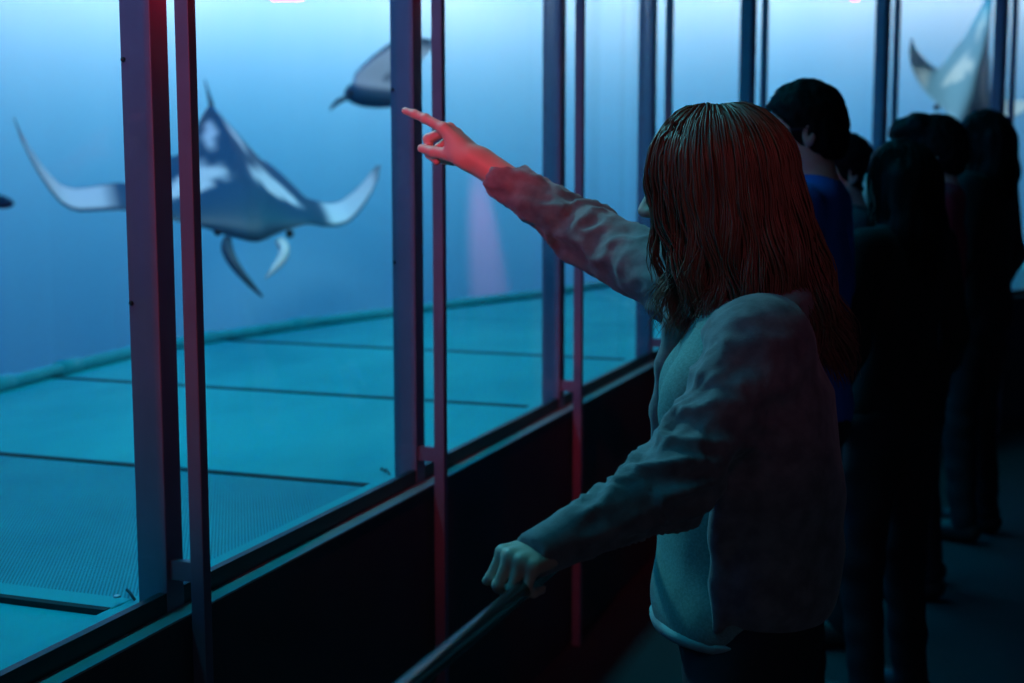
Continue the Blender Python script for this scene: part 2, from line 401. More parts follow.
# mullions: a square post carrying a slim front post on brackets
names = {2: 'first', 3: 'second', 4: 'third', 5: 'fourth', 6: 'fifth', 7: 'sixth', 8: 'seventh'}
lab = {2: 'steel window mullion left of the big manta body, thickest and nearest in view',
       3: 'steel window mullion crossing behind the outstretched pointing finger',
       4: 'steel window mullion just right of the pointing hand, behind the raised sleeve',
       5: 'blurred steel window mullion rising just left of the brown hair',
       6: 'blurred window mullion between the brown-haired head and the person in blue',
       7: 'blurred window mullion just right of the head of the person in blue',
       8: 'blurred window mullion above the last dark head by the black column'}
for i in range(2, 9):
    t, n = frame_of(i)
    if i < 6: t, n = V3(0, 1, 0), V3(1, 0, 0)
    ax = [t, n, V3(0, 0, 1)]
    g = empty('window_mullion', Q[i]); tag(g, lab[i], 'window mullion', 'steel mullions along the window wall')
    MB().box((0, -.06, ZS), (.052, 0, ZT), ax=ax, bev=.0022).build('main_post', M['post'], g)
    MB().box((.006, .043, .0), (.030, .070, ZT), ax=ax, bev=.002).build('front_post', M['post'], g)
    for z in (.835, 3.02): MB().box((.009, -.002, z), (.027, .045, z+.035), ax=ax, bev=.0015).build('bracket', M['post'], g)
    for z in (1.32, 1.73, 2.2):
        MB().ball(-.001*t-.054*n+V3(0, 0, z), (.0045, .0045, .0045), 8, 5).build('bolt', M['bolt'], g)

# deck inside the glass: plates between the seams, a step at the nearest seam
seam = [-1.4, -.1, 1.0, 2.00, 3.02, 4.19, 5.34, 6.5, 7.7]
edge = [onz(*p, ZD)[:2] for p in [(0, 391), (68, 373), (130, 358), (205, 343.5), (300, 328.5), (390, 316.5), (460, 307), (545, 297), (640, 281)]]
edge = [np.array((-3.0, -1.6)), np.array((-3.1, 1.0)), np.array((-3.22, 2.9))]+edge+[np.array((-2.1, 10.2)), np.array((-1.2, 11.4)), np.array((.6, 12.6))]
edge = np.array(edge)
def edge_x(y): return float(np.interp(y, edge[:, 1], edge[:, 0]))
def inner(y):                                            # glass line
    P = np.array([q[:2] for q in off(-.03, 0)]); return float(np.interp(y, P[:, 1], P[:, 0]))
for k in range(len(seam)-1):
    y0, y1 = seam[k]+.008, seam[k+1]-.008; zt = ZD-(.008 if k == 2 else 0)
    ys = np.linspace(y0, y1, 9); V = []; F = []
    for y in ys: V += [(edge_x(y)-.01, y, zt), (inner(y)-(.05 if k != 3 else .05), y, zt), (inner(y)-.05, y, zt-.03), (edge_x(y)-.01, y, zt-.03)]
    for i in range(8):
        for j in range(4): a, c = 4*i+j, 4*i+(j+1) % 4; F.append((a, a+4, c+4, c))
    F += [(0, 1, 2, 3), (35, 34, 33, 32)]
    mb = MB(); mb._add(V, F); tag(mb.build('floor_tank' if k == 0 else 'floor_tank.%03d' % k, M['perforated'] if k == 3 else M['deck']), **S)
    if k == 3:                                           # smooth border of the perforated plate
        tag(MB().box((edge_x(y0)-.01, y0, zt-.02), (inner(y0)-.05, y0+.055, zt+.003), bev=.001).build('trim_4', M['deck']), **S)
for k, (y, w_) in enumerate(zip(seam[2:7], (.014, .018, .030, .034, .040))):   # dark joints between the plates
    tag(MB().box((edge_x(y)+.02, y-w_/2, ZD-.03), (inner(y)-.055, y+w_/2, ZD+.003), bev=.001).build('trim_%d' % (k+10), M['gap']), **S)
mb = MB(); strip(mb, -.085, -.016, ZD-.03, ZD+.0015); tag(mb.build('trim_2', M['deck']), **S)
V = []; F = []
ys = np.linspace(-1.5, 7.7, 24)
for y in ys: V += [(edge_x(y), y, ZD-.032), (inner(y)+.005, y, ZD-.032), (inner(y)+.005, y, ZD-.2), (edge_x(y), y, ZD-.2)]
for i in range(23):
    for j in range(4): a, c = 4*i+j, 4*i+(j+1) % 4; F.append((a, a+4, c+4, c))
F += [(0, 1, 2, 3), (95, 94, 93, 92)]
mb = MB(); mb._add(V, F); tag(mb.build('floor_tank.010', M['gap']), **S)
# far deck where the window line bends away
mb = MB(); P0 = [q for q in off(-.05, ZD) if q[1] > 7.0]; V = []
mb._add([(edge_x(7.72), 7.72, ZD), (inner(7.72)-.03, 7.72, ZD)]+[tuple(p) for p in P0 if p[1] > 7.75]+[(.6, 12.6, ZD), (-1.2, 11.4, ZD), (-2.1, 10.2, ZD), (edge_x(9.1), 9.1, ZD)], [])
mb.f.append(tuple(range(len(mb.v)))); mb.mi.append(0)
fo = mb.build('floor_tank.011', M['deck']); tag(fo, **S)
bm = bmesh.new(); bm.from_mesh(fo.data); r = bmesh.ops.extrude_face_region(bm, geom=bm.faces[:]); bmesh.ops.translate(bm, vec=(0, 0, -.1), verts=[v for v in r['geom'] if isinstance(v, bmesh.types.BMVert)]); bmesh.ops.recalc_face_normals(bm, faces=bm.faces[:]); bm.to_mesh(fo.data); bm.free()

# pipe kerb along the far edge, with coupling sleeves
pp = [V3(*e, ZD+.022) for e in edge]; pts = []
for a, c in zip(pp[:-1], pp[1:]):
    for s in np.linspace(0, 1, 6, endpoint=False): pts.append(a+(c-a)*s)
kp = MB().tube(pts, .024, 12).build('kerb_pipe', M['pipe'], None, True)
tag(kp, 'pale round pipe running along the far edge of the deck', 'pipe')
for p, d in ((edge[3], edge[4]-edge[3]), (edge[4], edge[5]-edge[4]), (edge[6], edge[7]-edge[6]), (edge[7], edge[8]-edge[7])):
    d = d/np.linalg.norm(d); MB().tube([V3(*(p-d*.06), ZD+.022), V3(*(p+d*.06), ZD+.022)], .030, 14).build('coupling', M['pipe'], kp, True)

# small fittings on the deck by the glass
for (px, py), l in (((117, 597), 'bright screw head at the corner of the perforated plate near the front mullion'),):
    p = onz(px, py, ZD+.016); s_ = MB().tube([p, p+V3(0, 0, .003)], [.007, .005], 12).build('screw', M['screw'], None, True); tag(s_, l, 'screw')
for (px, py), l in (((131, 599), 'dark bent wire clip on the deck beside the front mullion'), ((386, 474), 'dark zigzag wire clip on the deck beside the second mullion')):
    p = onz(px, py, ZD+.004); d = [(-.045, .01, 0), (-.028, .0, .010), (-.012, .008, .002), (.004, -.004, .014), (.02, .004, .002)]
    tag(MB().tube([p+V3(x*.7, y-.6*x, z) for x, y, z in d], .0028, 6).build('wire_clip', M['clip'], None, True), l, 'clip')

# tank shell: a curved back wall, the pit below the deck edge
arc = [(-8.2, -4.0), (-8.2, 8.6)]+[(-3.0-5.2*math.cos(a), 8.6+5.6*math.sin(a)) for a in np.linspace(.06, math.pi/2, 14)]+[(7, 14.2)]
V = []; F = []
for x, y in arc: V += [(x, y, -1.5), (x, y, 4.6)]
for i in range(len(arc)-1): F.append((2*i, 2*i+2, 2*i+3, 2*i+1))
k = len(V)
for x, y in arc: d = V3(-1, .9, 0)*.12; V += [(x+d[0], y+d[1], -1.5), (x+d[0], y+d[1], 4.6)]
for i in range(len(arc)-1): F.append((k+2*i+1, k+2*i+3, k+2*i+2, k+2*i)); F.append((2*i+1, 2*i+3, k+2*i+3, k+2*i+1))
mb = MB(); mb._add(V, F); tag(mb.build('wall_back', M['backwall'], None, True), **S)
for p in bpy.data.objects['wall_back'].data.polygons: p.use_smooth = False
tag(MB().box((-8.4, -4, -1.65), (7, 14.3, -1.5)).build('floor_pit', M['pit']), **S)
tag(MB().box((-8.4, -4.1, 4.6), (7, 14.5, 4.75)).build('ceiling_tank', M['ceiling']), **S)
tag(MB().box((-8.4, -4.15, -1.6), (-1.45, -4, 4.6)).build('wall_tank', M['backwall']), **S)

# hand rail between the visitors and the glass
RX = -.598
hr = empty('hand_rail', (RX, 1.2, 0)); tag(hr, 'slim round metal hand rail under the gripping hand', 'hand rail')
MB().tube([(0, -2.6, 1.0105), (0, 1.58, 1.0105)], .0120, 24).build('rail', M['rail'], hr, True)
for y in (-2.2, -.75, 1.5):
    MB().tube([(0, y, 0), (0, y, .995)], .016, 12).build('upright', M['frame'], hr, True)
    MB().tube([(0, y, 0), (0, y, .012)], .045, 18).build('foot_plate', M['frame'], hr, True)

# ================================================================== ANIMALS
def manta(name, loc, fwd, right, half, bend, label, group, chord=.62, pat=None, thick=.085, plan=None, lobes=((1, 0), (1, 0)), tail_len=.95, dark=None):
    """half (left, right) wing span; bend (left, right): lists of (s, angle) curl of the wing along the span; unit body about 1 m"""
    fwd = np.array(fwd, float); fwd /= np.linalg.norm(fwd); right = np.array(right, float); right -= fwd*(right@fwd); right /= np.linalg.norm(right); up = np.cross(right, fwd)
    A = np.stack([right, fwd, up]); NS, NC = 34, 26; V = []; C = []
    dorsal = V3(.035, .075, .11) if dark is None else dark; white = V3(.78, .84, .86); grey = V3(.10, .15, .19)
    def curl(side, s):
        b = bend[side]; return np.interp(s, [q[0] for q in b], [q[1] for q in b])
    sta = []
    for side in (0, 1):                                  # integrate each wing from the midline out
        x = z = 0.; row = [(0., 0., 0.)]; ds = 1/NS
        for i in range(1, NS+1):
            a = curl(side, (i-.5)*ds); x += math.cos(a)*ds*half[side]; z += math.sin(a)*ds*half[side]; row.append((x, z, a))
        sta.append(row)
    prof = [0.5-.5*math.cos(math.pi*k/NC) for k in range(NC+1)]
    rows = [(-1, i) for i in range(NS, 0, -1)]+[(1, i) for i in range(0, NS+1)]
    for sg, i in rows:
        side = 0 if sg < 0 else 1; s = i/NS; x, z, a = sta[side][i]
        body = math.exp(-(s/.20)**2); le = .46-.04*s-.62*s**1.7-.05*math.sin(min(s, .35)/.35*math.pi); te = -.40+.20*min(1, s/.25)-.42*s**1.6
        if plan: le, te = plan(s)
        le = max(le, te+.012); le -= .02*(s > .97)
        th = thick*(.22*(1-s)**.8+1.25*body+.04*(1-s)+.012)
        for up_ in (0, 1):
            for k in range(NC+1):
                if up_ and k in (0, NC): continue
                c = prof[k]; y = le+(te-le)*c; h = th*2.6*(math.sqrt(max(c, 0))*(1-c)**.9)*(1.0 if up_ else .62)*(1 if up_ else -1)
                V.append((sg*x-sg*math.sin(a)*h, y*chord/.62, z+math.cos(a)*h+ .0))
                col = pat(sg*s, c, up_) if pat else None
                C.append(col if col is not None else (dorsal if up_ else white))
    m = NC+1+NC-1; F = []
    def lower(r, k): return r*m+k
    def upper(r, k): return lower(r, k) if k in (0, NC) else r*m+NC+1+(k-1)
    R = len(rows)
    for r in range(R-1):
        for k in range(NC):
            F.append((lower(r, k), lower(r+1, k), lower(r+1, k+1), lower(r, k+1))); F.append((upper(r, k), upper(r, k+1), upper(r+1, k+1), upper(r+1, k)))
    V = np.array(V); C = np.array(C)
    me = mesh_np(name, V@A+np.array(loc), F, M['manta'])
    at_ = me.color_attributes.new('pattern', 'FLOAT_COLOR', 'POINT'); at_.data.foreach_set('color', np.c_[C, np.ones(len(C))].ravel().astype(np.float32))
    o = link(name, me); tag(o, label, 'manta ray', group)
    W = lambda x, y, z: np.array(loc)+V3(x, y*chord/.62, z)@A
    def painted(mb, nm, col):
        q = mb.build(nm, M['manta'], o, True); ca = q.data.color_attributes.new('pattern', 'FLOAT_COLOR', 'POINT')
        ca.data.foreach_set('color', np.tile(np.r_[col, 1], len(q.data.vertices)).astype(np.float32)); return q
    for sg in (-1, 1):                                   # head lobes, eyes
        mb = MB(); L = []; ll, pl = lobes[0 if sg < 0 else 1]; k_ = chord/.62*.8
        for t in np.linspace(0, 1, 8): L.append(W(sg*(.135+.03*math.sin(t*3)-.10*ll*t*t), .41+.20*ll*t, -.03-.10*t*t*ll))
        mb.tube(L, [q*k_ for q in (.030, .036, .038, .036, .032, .026, .018, .006)], 10); painted(mb, 'head_lobe', PALE if pl else dorsal)
        painted(MB().ball(W(sg*.185, .40, .01), .022, 10, 7), 'eye', V3(.01, .01, .012))
    ty = (plan(0)[1] if plan else -.40)+.06
    tl = [W(0, ty-tail_len*t, .012+.03*t) for t in np.linspace(0, 1, 10)]
    painted(MB().tube(tl, [.016*(1-.85*t) for t in np.linspace(0, 1, 10)], 8), 'tail', dorsal)
    mb = MB(); mb._add([W(-.008, -.30, .05), W(.008, -.30, .05), W(.004, -.42, .115), W(-.004, -.42, .115), W(-.008, -.44, .03), W(.008, -.44, .03)], [(0, 1, 2, 3), (3, 2, 5, 4), (0, 3, 4), (1, 5, 2), (0, 4, 5, 1)])
    painted(mb, 'dorsal_fin', dorsal)
    return o

DORSAL = V3(.018, .085, .15); PALE = V3(.86, .90, .91); MID = V3(.10, .20, .27)
def sstep(a, b, x): t = min(1, max(0, (x-a)/(b-a))); return t*t*(3-2*t)
def lobe(x, y, cx, cy, rx, ry, rot=0.):
    dx, dy = x-cx, y-cy; c, s = math.cos(rot), math.sin(rot); u = (dx*c+dy*s)/rx; v = (-dx*s+dy*c)/ry
    return 1-sstep(.65, 1.05, math.hypot(u, v))
def pat_main(u, c, up_, DORSAL=DORSAL):                                 # shoulder flashes, a chevron near the tail, pale inner wing ends
    a = abs(u)
    w = max(lobe(a, c, .235, .46, .075, .22, .35), lobe(a, c, .135, .43, .05, .14, -.5), lobe(a, c, .18, .34, .06, .07), lobe(a, c, .075, .76, .03, .16, .10))
    if a > .44: w = max(w, sstep(.46, .54, a)*(1-sstep(.88, .97, a)*.8)*sstep(.03, .14, c)*(1-sstep(.90, .99, c)))
    if not up_: w = 1-.9*lobe(a, c, 0, .1, .3, .25)
    return DORSAL*(1-w)+PALE*w
def pat_banked(u, c, up_):
    a = abs(u)
    if up_: w = max(lobe(a, c, .16, .40, .06, .14, .4)*.9, 0)
    else: w = sstep(.16, .26, a)*(1-max(sstep(.86, .98, a)*.7, lobe(a, c, .40, .62, .10, .12)*.6))
    return DORSAL*1.4*(1-w)+PALE*w

down = V3(0, 0, -1); toward = -CF/np.linalg.norm(CF)
def cam_dir(r, u, t): return CR*r+CU*u+toward*t
def plan_main(s):
    le = .46-.05*sstep(0, .2, s)-.30*s**1.6
    te = min(-1.12+3.7*s, 9) if s < .19 else -.38
    te = -.38+(le-.36*(1-s)**.55-.03+.38)*sstep(.19, .42, s) if s >= .19 else te
    return le, te
c1 = at(241, 196, 7.6)
manta('manta_ray', c1, cam_dir(.31, -.57, .76), cam_dir(-1., .10, .25), (.86, 1.40),
      ([(0, .16), (.30, .16), (.38, -.38), (.55, -.10), (.68, .75), (1, 1.30)], [(0, .12), (.42, .12), (.5, -.26), (.60, -.2), (.70, .85), (1, 1.25)]),
      'large dark manta ray with white shoulder patches and upcurled wing tips, facing the windows', None, .62, pat_main, plan=plan_main, lobes=((1.0, 1), (1.5, 0)), tail_len=.3)
c2 = at(380, 99, 10.5)
manta('manta_ray', c2, cam_dir(-.95, .10, .20), cam_dir(.20, .10, -.95), (.46, .52),
      ([(0, .5), (.12, 1.3), (1, 1.6)], [(0, .3), (.15, 1.3), (1, 1.6)]),
      'smaller manta ray high in the water beside the second mullion, one pale wing raised', None, .36, pat_banked, thick=.075, tail_len=.05)
c3 = at(968, 82, 10.6)
HAZE_PAINT = V3(.30, .52, .64)  # water haze painted into the far ray's back colour
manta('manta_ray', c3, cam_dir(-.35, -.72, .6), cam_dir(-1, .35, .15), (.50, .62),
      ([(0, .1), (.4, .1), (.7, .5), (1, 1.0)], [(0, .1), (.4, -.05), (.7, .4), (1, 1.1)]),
      'blurred manta ray, back painted pale for water haze, seen over the last dark heads, far along the glass', None, .70, lambda u, c, up_: pat_main(u, c, up_, HAZE_PAINT), plan=plan_main, tail_len=.1, dark=HAZE_PAINT)
# dark fish at the left end
def fish(c, A, L, label):
    A = np.array(A); W = lambda x, y, z: c+L*(V3(x, y, z)@A); f = Field(c-.8*L, c+.8*L, .02*L)
    f.ell(W(.06, 0, 0), (.40*L, .085*L, .155*L), A, .02*L); f.ell(W(.32, 0, -.01), (.17*L, .07*L, .10*L), A, .04*L)
    f.chain([W(-.28, 0, 0), W(-.46, 0, 0)], [.05*L, .028*L], .05*L)
    for s in (-1, 1): f.chain([W(-.45, 0, 0), W(-.54, 0, s*.07), W(-.60, 0, s*.15)], [.024*L, .02*L, .011*L], .015*L)
    f.chain([W(.10, 0, .14), W(.0, 0, .21), W(-.12, 0, .17)], [.02*L, .015*L, .012*L], .02*L)
    for s in (-1, 1): f.chain([W(.2, s*.07, -.04), W(.07, s*.13, -.10)], [.02*L, .012*L], .015*L)
    V, Qd = f.mesh(1); o = link('fish', mesh_np('fish', V, Qd, M['fish'])); tag(o, label, 'fish')
    for s in (-1, 1): MB().ball(W(.37, s*.062, .02), .018*L, 10, 7).build('eye', M['eye'], o, True)
fish(at(-8, 201, 9.0), [cam_dir(1, -.12, .1)/np.linalg.norm(cam_dir(1, -.12, .1)), cam_dir(-.1, 0, 1)/np.linalg.norm(cam_dir(-.1, 0, 1)), cam_dir(.12, 1, 0)/np.linalg.norm(cam_dir(.12, 1, 0))], .30, 'small dark fish at the left end of the windows')

# ================================================================== LAMPS
def area(name, loc, target, size, power, col, spread=180, shape='RECTANGLE', up=(0, 0, 1)):
    l = bpy.data.lights.new(name, 'AREA'); l.shape = shape; l.size = size[0]; l.size_y = size[1]; l.energy = power; l.color = col; l.spread = math.radians(spread)
    o = bpy.data.objects.new(name, l); COL.objects.link(o); o.location = loc
    z = -(Vector(target)-Vector(loc)).normalized(); return o, z
def aim(o, z, xdir):
    x = Vector(xdir); x = (x-z*x.dot(z)).normalized(); y = z.cross(x); o.rotation_euler = Matrix((x, y, z)).transposed().to_euler()
def wash(p, q, power, col, w=.15, z=3.5, inward=.5, tz=2.6):
    p = np.array(p); q = np.array(q); mid = (p+q)/2; d = q-p; L = np.linalg.norm(d); d /= L; n = np.array((d[1], -d[0]))
    o, zz = area('wall_wash_fill', (*(mid+n*inward), z), (*mid, tz), (L, w), power*L, col); aim(o, zz, (*d, 0))  # unseen washers added to grade the back wall brighter at the top
WASH = [((-8.2, 6.6), (-8.2, 8.6)), ((-8.2, 8.6), (-7.55, 11.4)), ((-7.55, 11.4), (-5.7, 13.4)), ((-5.7, 13.4), (-3, 14.2)), ((-3, 14.2), (3, 14.2))]

# ================================================================== PEOPLE
def skel_rows(yaw_dir):                                  # rows right, forward, up
    f = np.array(yaw_dir, float); f[2] = 0; f /= np.linalg.norm(f); return np.stack([V3(f[1], -f[0], 0), f, V3(0, 0, 1)])
def head_rows(A, yaw=0., pitch=0., roll=0.):             # turn of the head: yaw to the left +, pitch down +
    r, f, u = A; c, s = math.cos(yaw), math.sin(yaw); f1 = f*c-r*s; r1 = r*c+f*s
    c, s = math.cos(pitch), math.sin(pitch); f2 = f1*c-u*s; u2 = u*c+f1*s
    c, s = math.cos(roll), math.sin(roll); r3 = r1*c+u2*s; u3 = u2*c-r1*s
    return np.stack([r3, f2, u3])

def hair_paths(c, A, n, length, open_deg, rad=(.090, .112, .112), lift=0., flip=.0, wave=.01, inward=.10, front_in=0., jitter=.012, seed=0, segs=16, back_out=.0, part=0.):
    """long hair: strands start near the crown, follow the skull to its widest line and then fall; length(az in degrees) is the drop below that line"""
    R = np.random.default_rng(seed); out = []; cc = np.array(c)+V3(0, -.014, .022)@A
    while len(out) < n:
        az = R.uniform(-180, 180); L = length(az)
        if L <= 0: continue
        th0 = math.radians(2+58*R.uniform(0, 1)**1.6); lay = R.uniform(-.007, .003)+lift; ph = R.uniform(0, 6.28); cl = math.floor((az+180)/14); clp = (cl*2.399) % 6.28; L *= R.uniform(.72, 1.04)
        azr = math.radians(az); P = []
        th1 = math.pi/2*1.03; n1 = max(4, int(segs*.45)); n2 = segs-n1
        for t in np.linspace(0, 1, n1):
            th = th0+(th1-th0)*t; a = azr
            rr = np.array(rad)+lay-.016*max(0, 1-t*3.5)**2
            P.append(V3(rr[0]*math.sin(th)*math.sin(a), rr[1]*math.sin(th)*math.cos(a), rr[2]*math.cos(th)))
        q = P[-1]; hr_ = V3(q[0], q[1], 0); tang = V3(-hr_[1], hr_[0], 0)/(np.linalg.norm(hr_)+1e-6); out_d = hr_/(np.linalg.norm(hr_)+1e-6); bk = max(0., -math.cos(azr))
        for t in np.linspace(0, 1, n2+1)[1:]:
            d = L*t; g = -inward*math.sin(min(1, d/.20)*math.pi*.5)*np.linalg.norm(hr_)*(1-bk)+flip*max(0, t-.72)**1.3*.4+back_out*bk*t
            wv = wave*t*math.sin(6.28*d/.15+clp+ph*.15); wo = wave*.8*t*math.sin(6.28*d/.13+clp*1.7+ph*.2)
            P.append(q+out_d*(g+wo)+tang*(wv+front_in*0)+V3(0, 0, -d))
        P = np.array(P)+np.cumsum(R.normal(0, jitter*.08, (len(P), 3)), axis=0)
        out.append(cc+P@A)
    return out
def hair_shell(f, c, A, open_y=.055, low=-.09, grow=.012, s=1.0):
    """close-cropped cap: skull grown outward, open at the face and nape"""
    c = np.array(c); W = lambda *p: c+s*(np.array(p)@A)
    f.ell(W(0, -.016, .034), ((.074+grow)*s, (.095+grow)*s, (.088+grow*1.3)*s), A, .01)
    f.ell(W(0, -.05, -.02), ((.064+grow)*s, (.062+grow)*s, (.075)*s), A, .03)
    def face(X, Y, Z):
        x, y, z = X-c[0], Y-c[1], Z-c[2]; yy = (x*A[1, 0]+y*A[1, 1]+z*A[1, 2])/s; zz = (x*A[2, 0]+y*A[2, 1]+z*A[2, 2])/s
        return np.maximum((yy-open_y-.9*np.clip(zz-.045, -.03, .1))*.75, low-zz)*s
    f.cut(face, .006)

def limb(f, pts, rs, k=.02): f.chain(pts, rs, k)

def person(label, foot, facing, H, top, hair, hair_m, arms, head_turn=(0, 0, 0), sleeves='short', group=None, lean=0., female=False, trousers='dark_cloth', glasses=False, seed=1, build=1., hs_=1.):
    s = H/1.70; A = skel_rows(facing); O = np.array([foot[0], foot[1], 0.])
    def W(x, y, z): return O+(V3(x*s, (y+lean*max(0, z-.9))*s, z*s)@A)
    b = build; sh = .165*b if female else .185*b
    J = dict(neck=W(0, -.02, 1.455), hipL=W(-.09, 0, .88), hipR=W(.09, 0, .88), kneeL=W(-.10, .02, .48), kneeR=W(.10, .02, .48), ankL=W(-.105, -.02, .085), ankR=W(.105, -.02, .085))
    HA = head_rows(A, *head_turn); hc = W(0, .015, 1.575); sb = s; s = s*hs_*.96
    parts = []
    V, Qd = head_field(hc, HA, .005, s, J['neck'], female); parts.append((V, Qd, 0)); parts += eyes(hc, HA, s)
    s = sb; AR = {}
    for side, sg in (('L', -1), ('R', 1)):
        e, w, hd, hn, cur = arms[side]; S_ = W(sg*sh, -.01, 1.40); E = W(*e); Wr = W(*w); AR[side] = (S_, E, Wr)
        hv, hq, tips = hand_parts(Wr, np.array(hd)@A, np.array(hn)@A, [[cur*.7, cur, cur*.6]]*4, (.55, .35, .3), .0042, .96*s, side == 'L', E*.3+Wr*.7); parts.append((hv, hq, 0))
    lo = np.minimum(np.minimum(O-V3(.33, .33, 0)*s, AR['L'][1]), np.minimum(AR['R'][1], np.minimum(AR['L'][2], AR['R'][2])))-.08; hi = np.maximum(np.maximum(O+V3(.33, .33, 1.52)*s, AR['L'][1]), np.maximum(AR['R'][1], np.maximum(AR['L'][2], AR['R'][2])))+.08; lo[2] = 0; hi[2] = 1.52*s+.02
    f = Field(lo, hi, .011)
    for side in 'LR': S_, E, Wr = AR[side]; f.chain([S_, E, Wr], [.034*s*b, .033*s, .025*s], .02)
    f.cap(W(0, 0, .9), W(0, 0, 1.30), .085*s, .07*s, .02); f.cap(W(0, -.01, 1.3), J['neck'], .05*s, .05*s, .02); f.cap(AR['L'][0], AR['R'][0], .03*s, None, .02)
    for side in 'LR': f.chain([J['hip'+side], J['knee'+side], J['ank'+side]], [.07*s, .05*s, .035*s], .03)
    V, Qd = f.mesh(1); parts.append((V, Qd, 0))
    root = link('person', body_mesh('person', parts, [M['skin'], M['eye']])); tag(root, label, 'person', group)
    # top
    f = Field(lo, hi, .011)
    f.ell(W(0, .0, 1.24), (.175*s*b*(.9 if female else 1), .115*s*b, .20*s), A, .05); f.cap(W(-sh*.86, -.012, 1.395), W(sh*.86, -.012, 1.395), .062*s, None, .06)
    f.ell(W(0, -.03, 1.41), (.115*s, .07*s, .075*s), A, .04)
    f.ell(W(0, .0, 1.03), (.155*s*b, .11*s*b, .16*s), A, .06); f.ell(W(0, -.005, .92), (.172*s*b, .122*s*b, .12*s), A, .05)
    if female:
        for sg in (-1, 1): f.ell(W(sg*.07, .085, 1.24), (.062*s, .05*s, .06*s), A, .03)
    for side in 'LR':
        S_, E, Wr = AR[side]
        if sleeves == 'short': m_ = S_*.25+E*.75; f.chain([S_, m_], [.068*s*b, .060*s], .03)
        else: f.chain([S_, E, E*.06+Wr*.94], [.064*s*b, .050*s, .040*s], .03)
    z_h = .86*s; f.cut(lambda X, Y, Z: z_h-Z+0*X+0*Y, .006)
    nk = W(0, -.0, 1.515); f.ell(nk, (.060*s, .060*s, .05*s), A, .012, 'sub')
    V, Qd = f.mesh(2); N = normals(V, Qd); dv = fnoise(V, (7, 7, 3.2))*.010+fnoise(V+3.3, (15, 15, 8))*.005; V = V+N*dv[:, None]
    link('shirt', mesh_np('shirt', V, Qd, M[top]), root)
    # trousers, shoes
    f = Field(lo, np.array((hi[0], hi[1], 1.0*s)), .012)
    f.ell(W(0, -.012, .90), (.162*s*b, .112*s*b, .12*s), A, .05)
    for side in 'LR': f.chain([J['hip'+side], J['knee'+side], J['ank'+side]], [.088*s*b, .066*s, .054*s], .03)
    zt = .055*s; f.cut(lambda X, Y, Z: zt-Z+0*X+0*Y, .004)
    V, Qd = f.mesh(2); N = normals(V, Qd); V = V+N*(fnoise(V, (9, 9, 16))*.008)[:, None]; link('trousers', mesh_np('trousers', V, Qd, M[trousers]), root)
    for side, sg in (('L', -1), ('R', 1)):
        an = J['ank'+side]; f = Field(an-.32, an+.32, .009); to = an+V3(sg*.012, .155*s, 0)@A
        f.cap(V3(*an[:2], .05), V3(*to[:2], .042), .046*s, .040*s, .02); f.cap(V3(*an[:2], .05)-V3(0, .03, 0)@A, V3(*an[:2], .09), .042*s, .040*s, .02)
        f.cut(lambda X, Y, Z: .003-Z+0*X+0*Y, .003); V, Qd = f.mesh(1); link('shoe', mesh_np('shoe', V, Qd, M['shoe']), root)
    # hair
    s = s*hs_*.96; hs = Field(hc-.22, hc+.22, .0055)
    if hair == 'short':
        hair_shell(hs, hc, HA, .062, -.075, .013, s); V, Qd = hs.mesh(1); N = normals(V, Qd); V = V+N*(fnoise(V, (55, 55, 40))*.004)[:, None]
        hm = link('hair', mesh_np('hair', V, Qd, M[hair_m]), root)
        R = np.random.default_rng(seed); ix = R.choice(len(V), 900); ps = []
        for i in ix:
            t = -HA[1]*.6-HA[2]*.5+R.normal(0, .35, 3); t -= N[i]*(t@N[i]); t /= np.linalg.norm(t)
            ps.append(np.array([V[i]-N[i]*.003+t*.022*u+N[i]*(.008*u-.006*u*u) for u in np.linspace(0, 1, 5)]))
        hair_strands('hair_strands', ps, .0011, M[hair_m], hm)
    elif hair == 'fringe':
        hair_shell(hs, hc, HA, .075, -.085, .016, s); W2 = lambda *p: hc+s*(np.array(p)@HA)
        hs.chain([W2(0, .06, .105), W2(0, .115, .088), W2(0, .140, .070)], [.045*s, .032*s, .014*s], .03); hs.chain([W2(.04, .05, .10), W2(.035, .11, .08)], [.04*s, .02*s], .03); hs.chain([W2(-.04, .05, .10), W2(-.035, .11, .08)], [.04*s, .02*s], .03)
        V, Qd = hs.mesh(1); N = normals(V, Qd); V = V+N*(fnoise(V, (50, 50, 40))*.005)[:, None]; link('hair', mesh_np('hair', V, Qd, M[hair_m]), root)
    else:                                                # bob or long
        L = hair
        hair_shell(hs, hc, HA, .058, -.10, .014, s); W2 = lambda *p: hc+s*(np.array(p)@HA)
        for sg in (-1, 1): hs.chain([W2(sg*.066, -.01, .02), W2(sg*.066, -.02, -L*.55), W2(sg*.060, -.035, -L)], [.026*s, .028*s, .020*s], .03)
        hs.chain([W2(0, -.09, .02), W2(0, -.10, -L*.55), W2(0, -.105, -L)], [.045*s, .052*s, .035*s], .05)
        for sg in (-1, 1): hs.chain([W2(sg*.05, -.07, .02), W2(sg*.05, -.085, -L*.55), W2(sg*.045, -.095, -L)], [.045*s, .045*s, .03*s], .04)
        V, Qd = hs.mesh(1); N = normals(V, Qd); V = V+N*(fnoise(V, (45, 45, 9))*.006)[:, None]; hm = link('hair', mesh_np('hair', V, Qd, M[hair_m]), root)
        ps = hair_paths(hc, HA, 420, lambda az: 0 if abs(az) < 62 else L*1.08, 60, rad=(.092*s, .112*s, .108*s), seed=seed, lift=.004, inward=.06)
        hair_strands('hair_strands', ps, .0013, M[hair_m], hm)
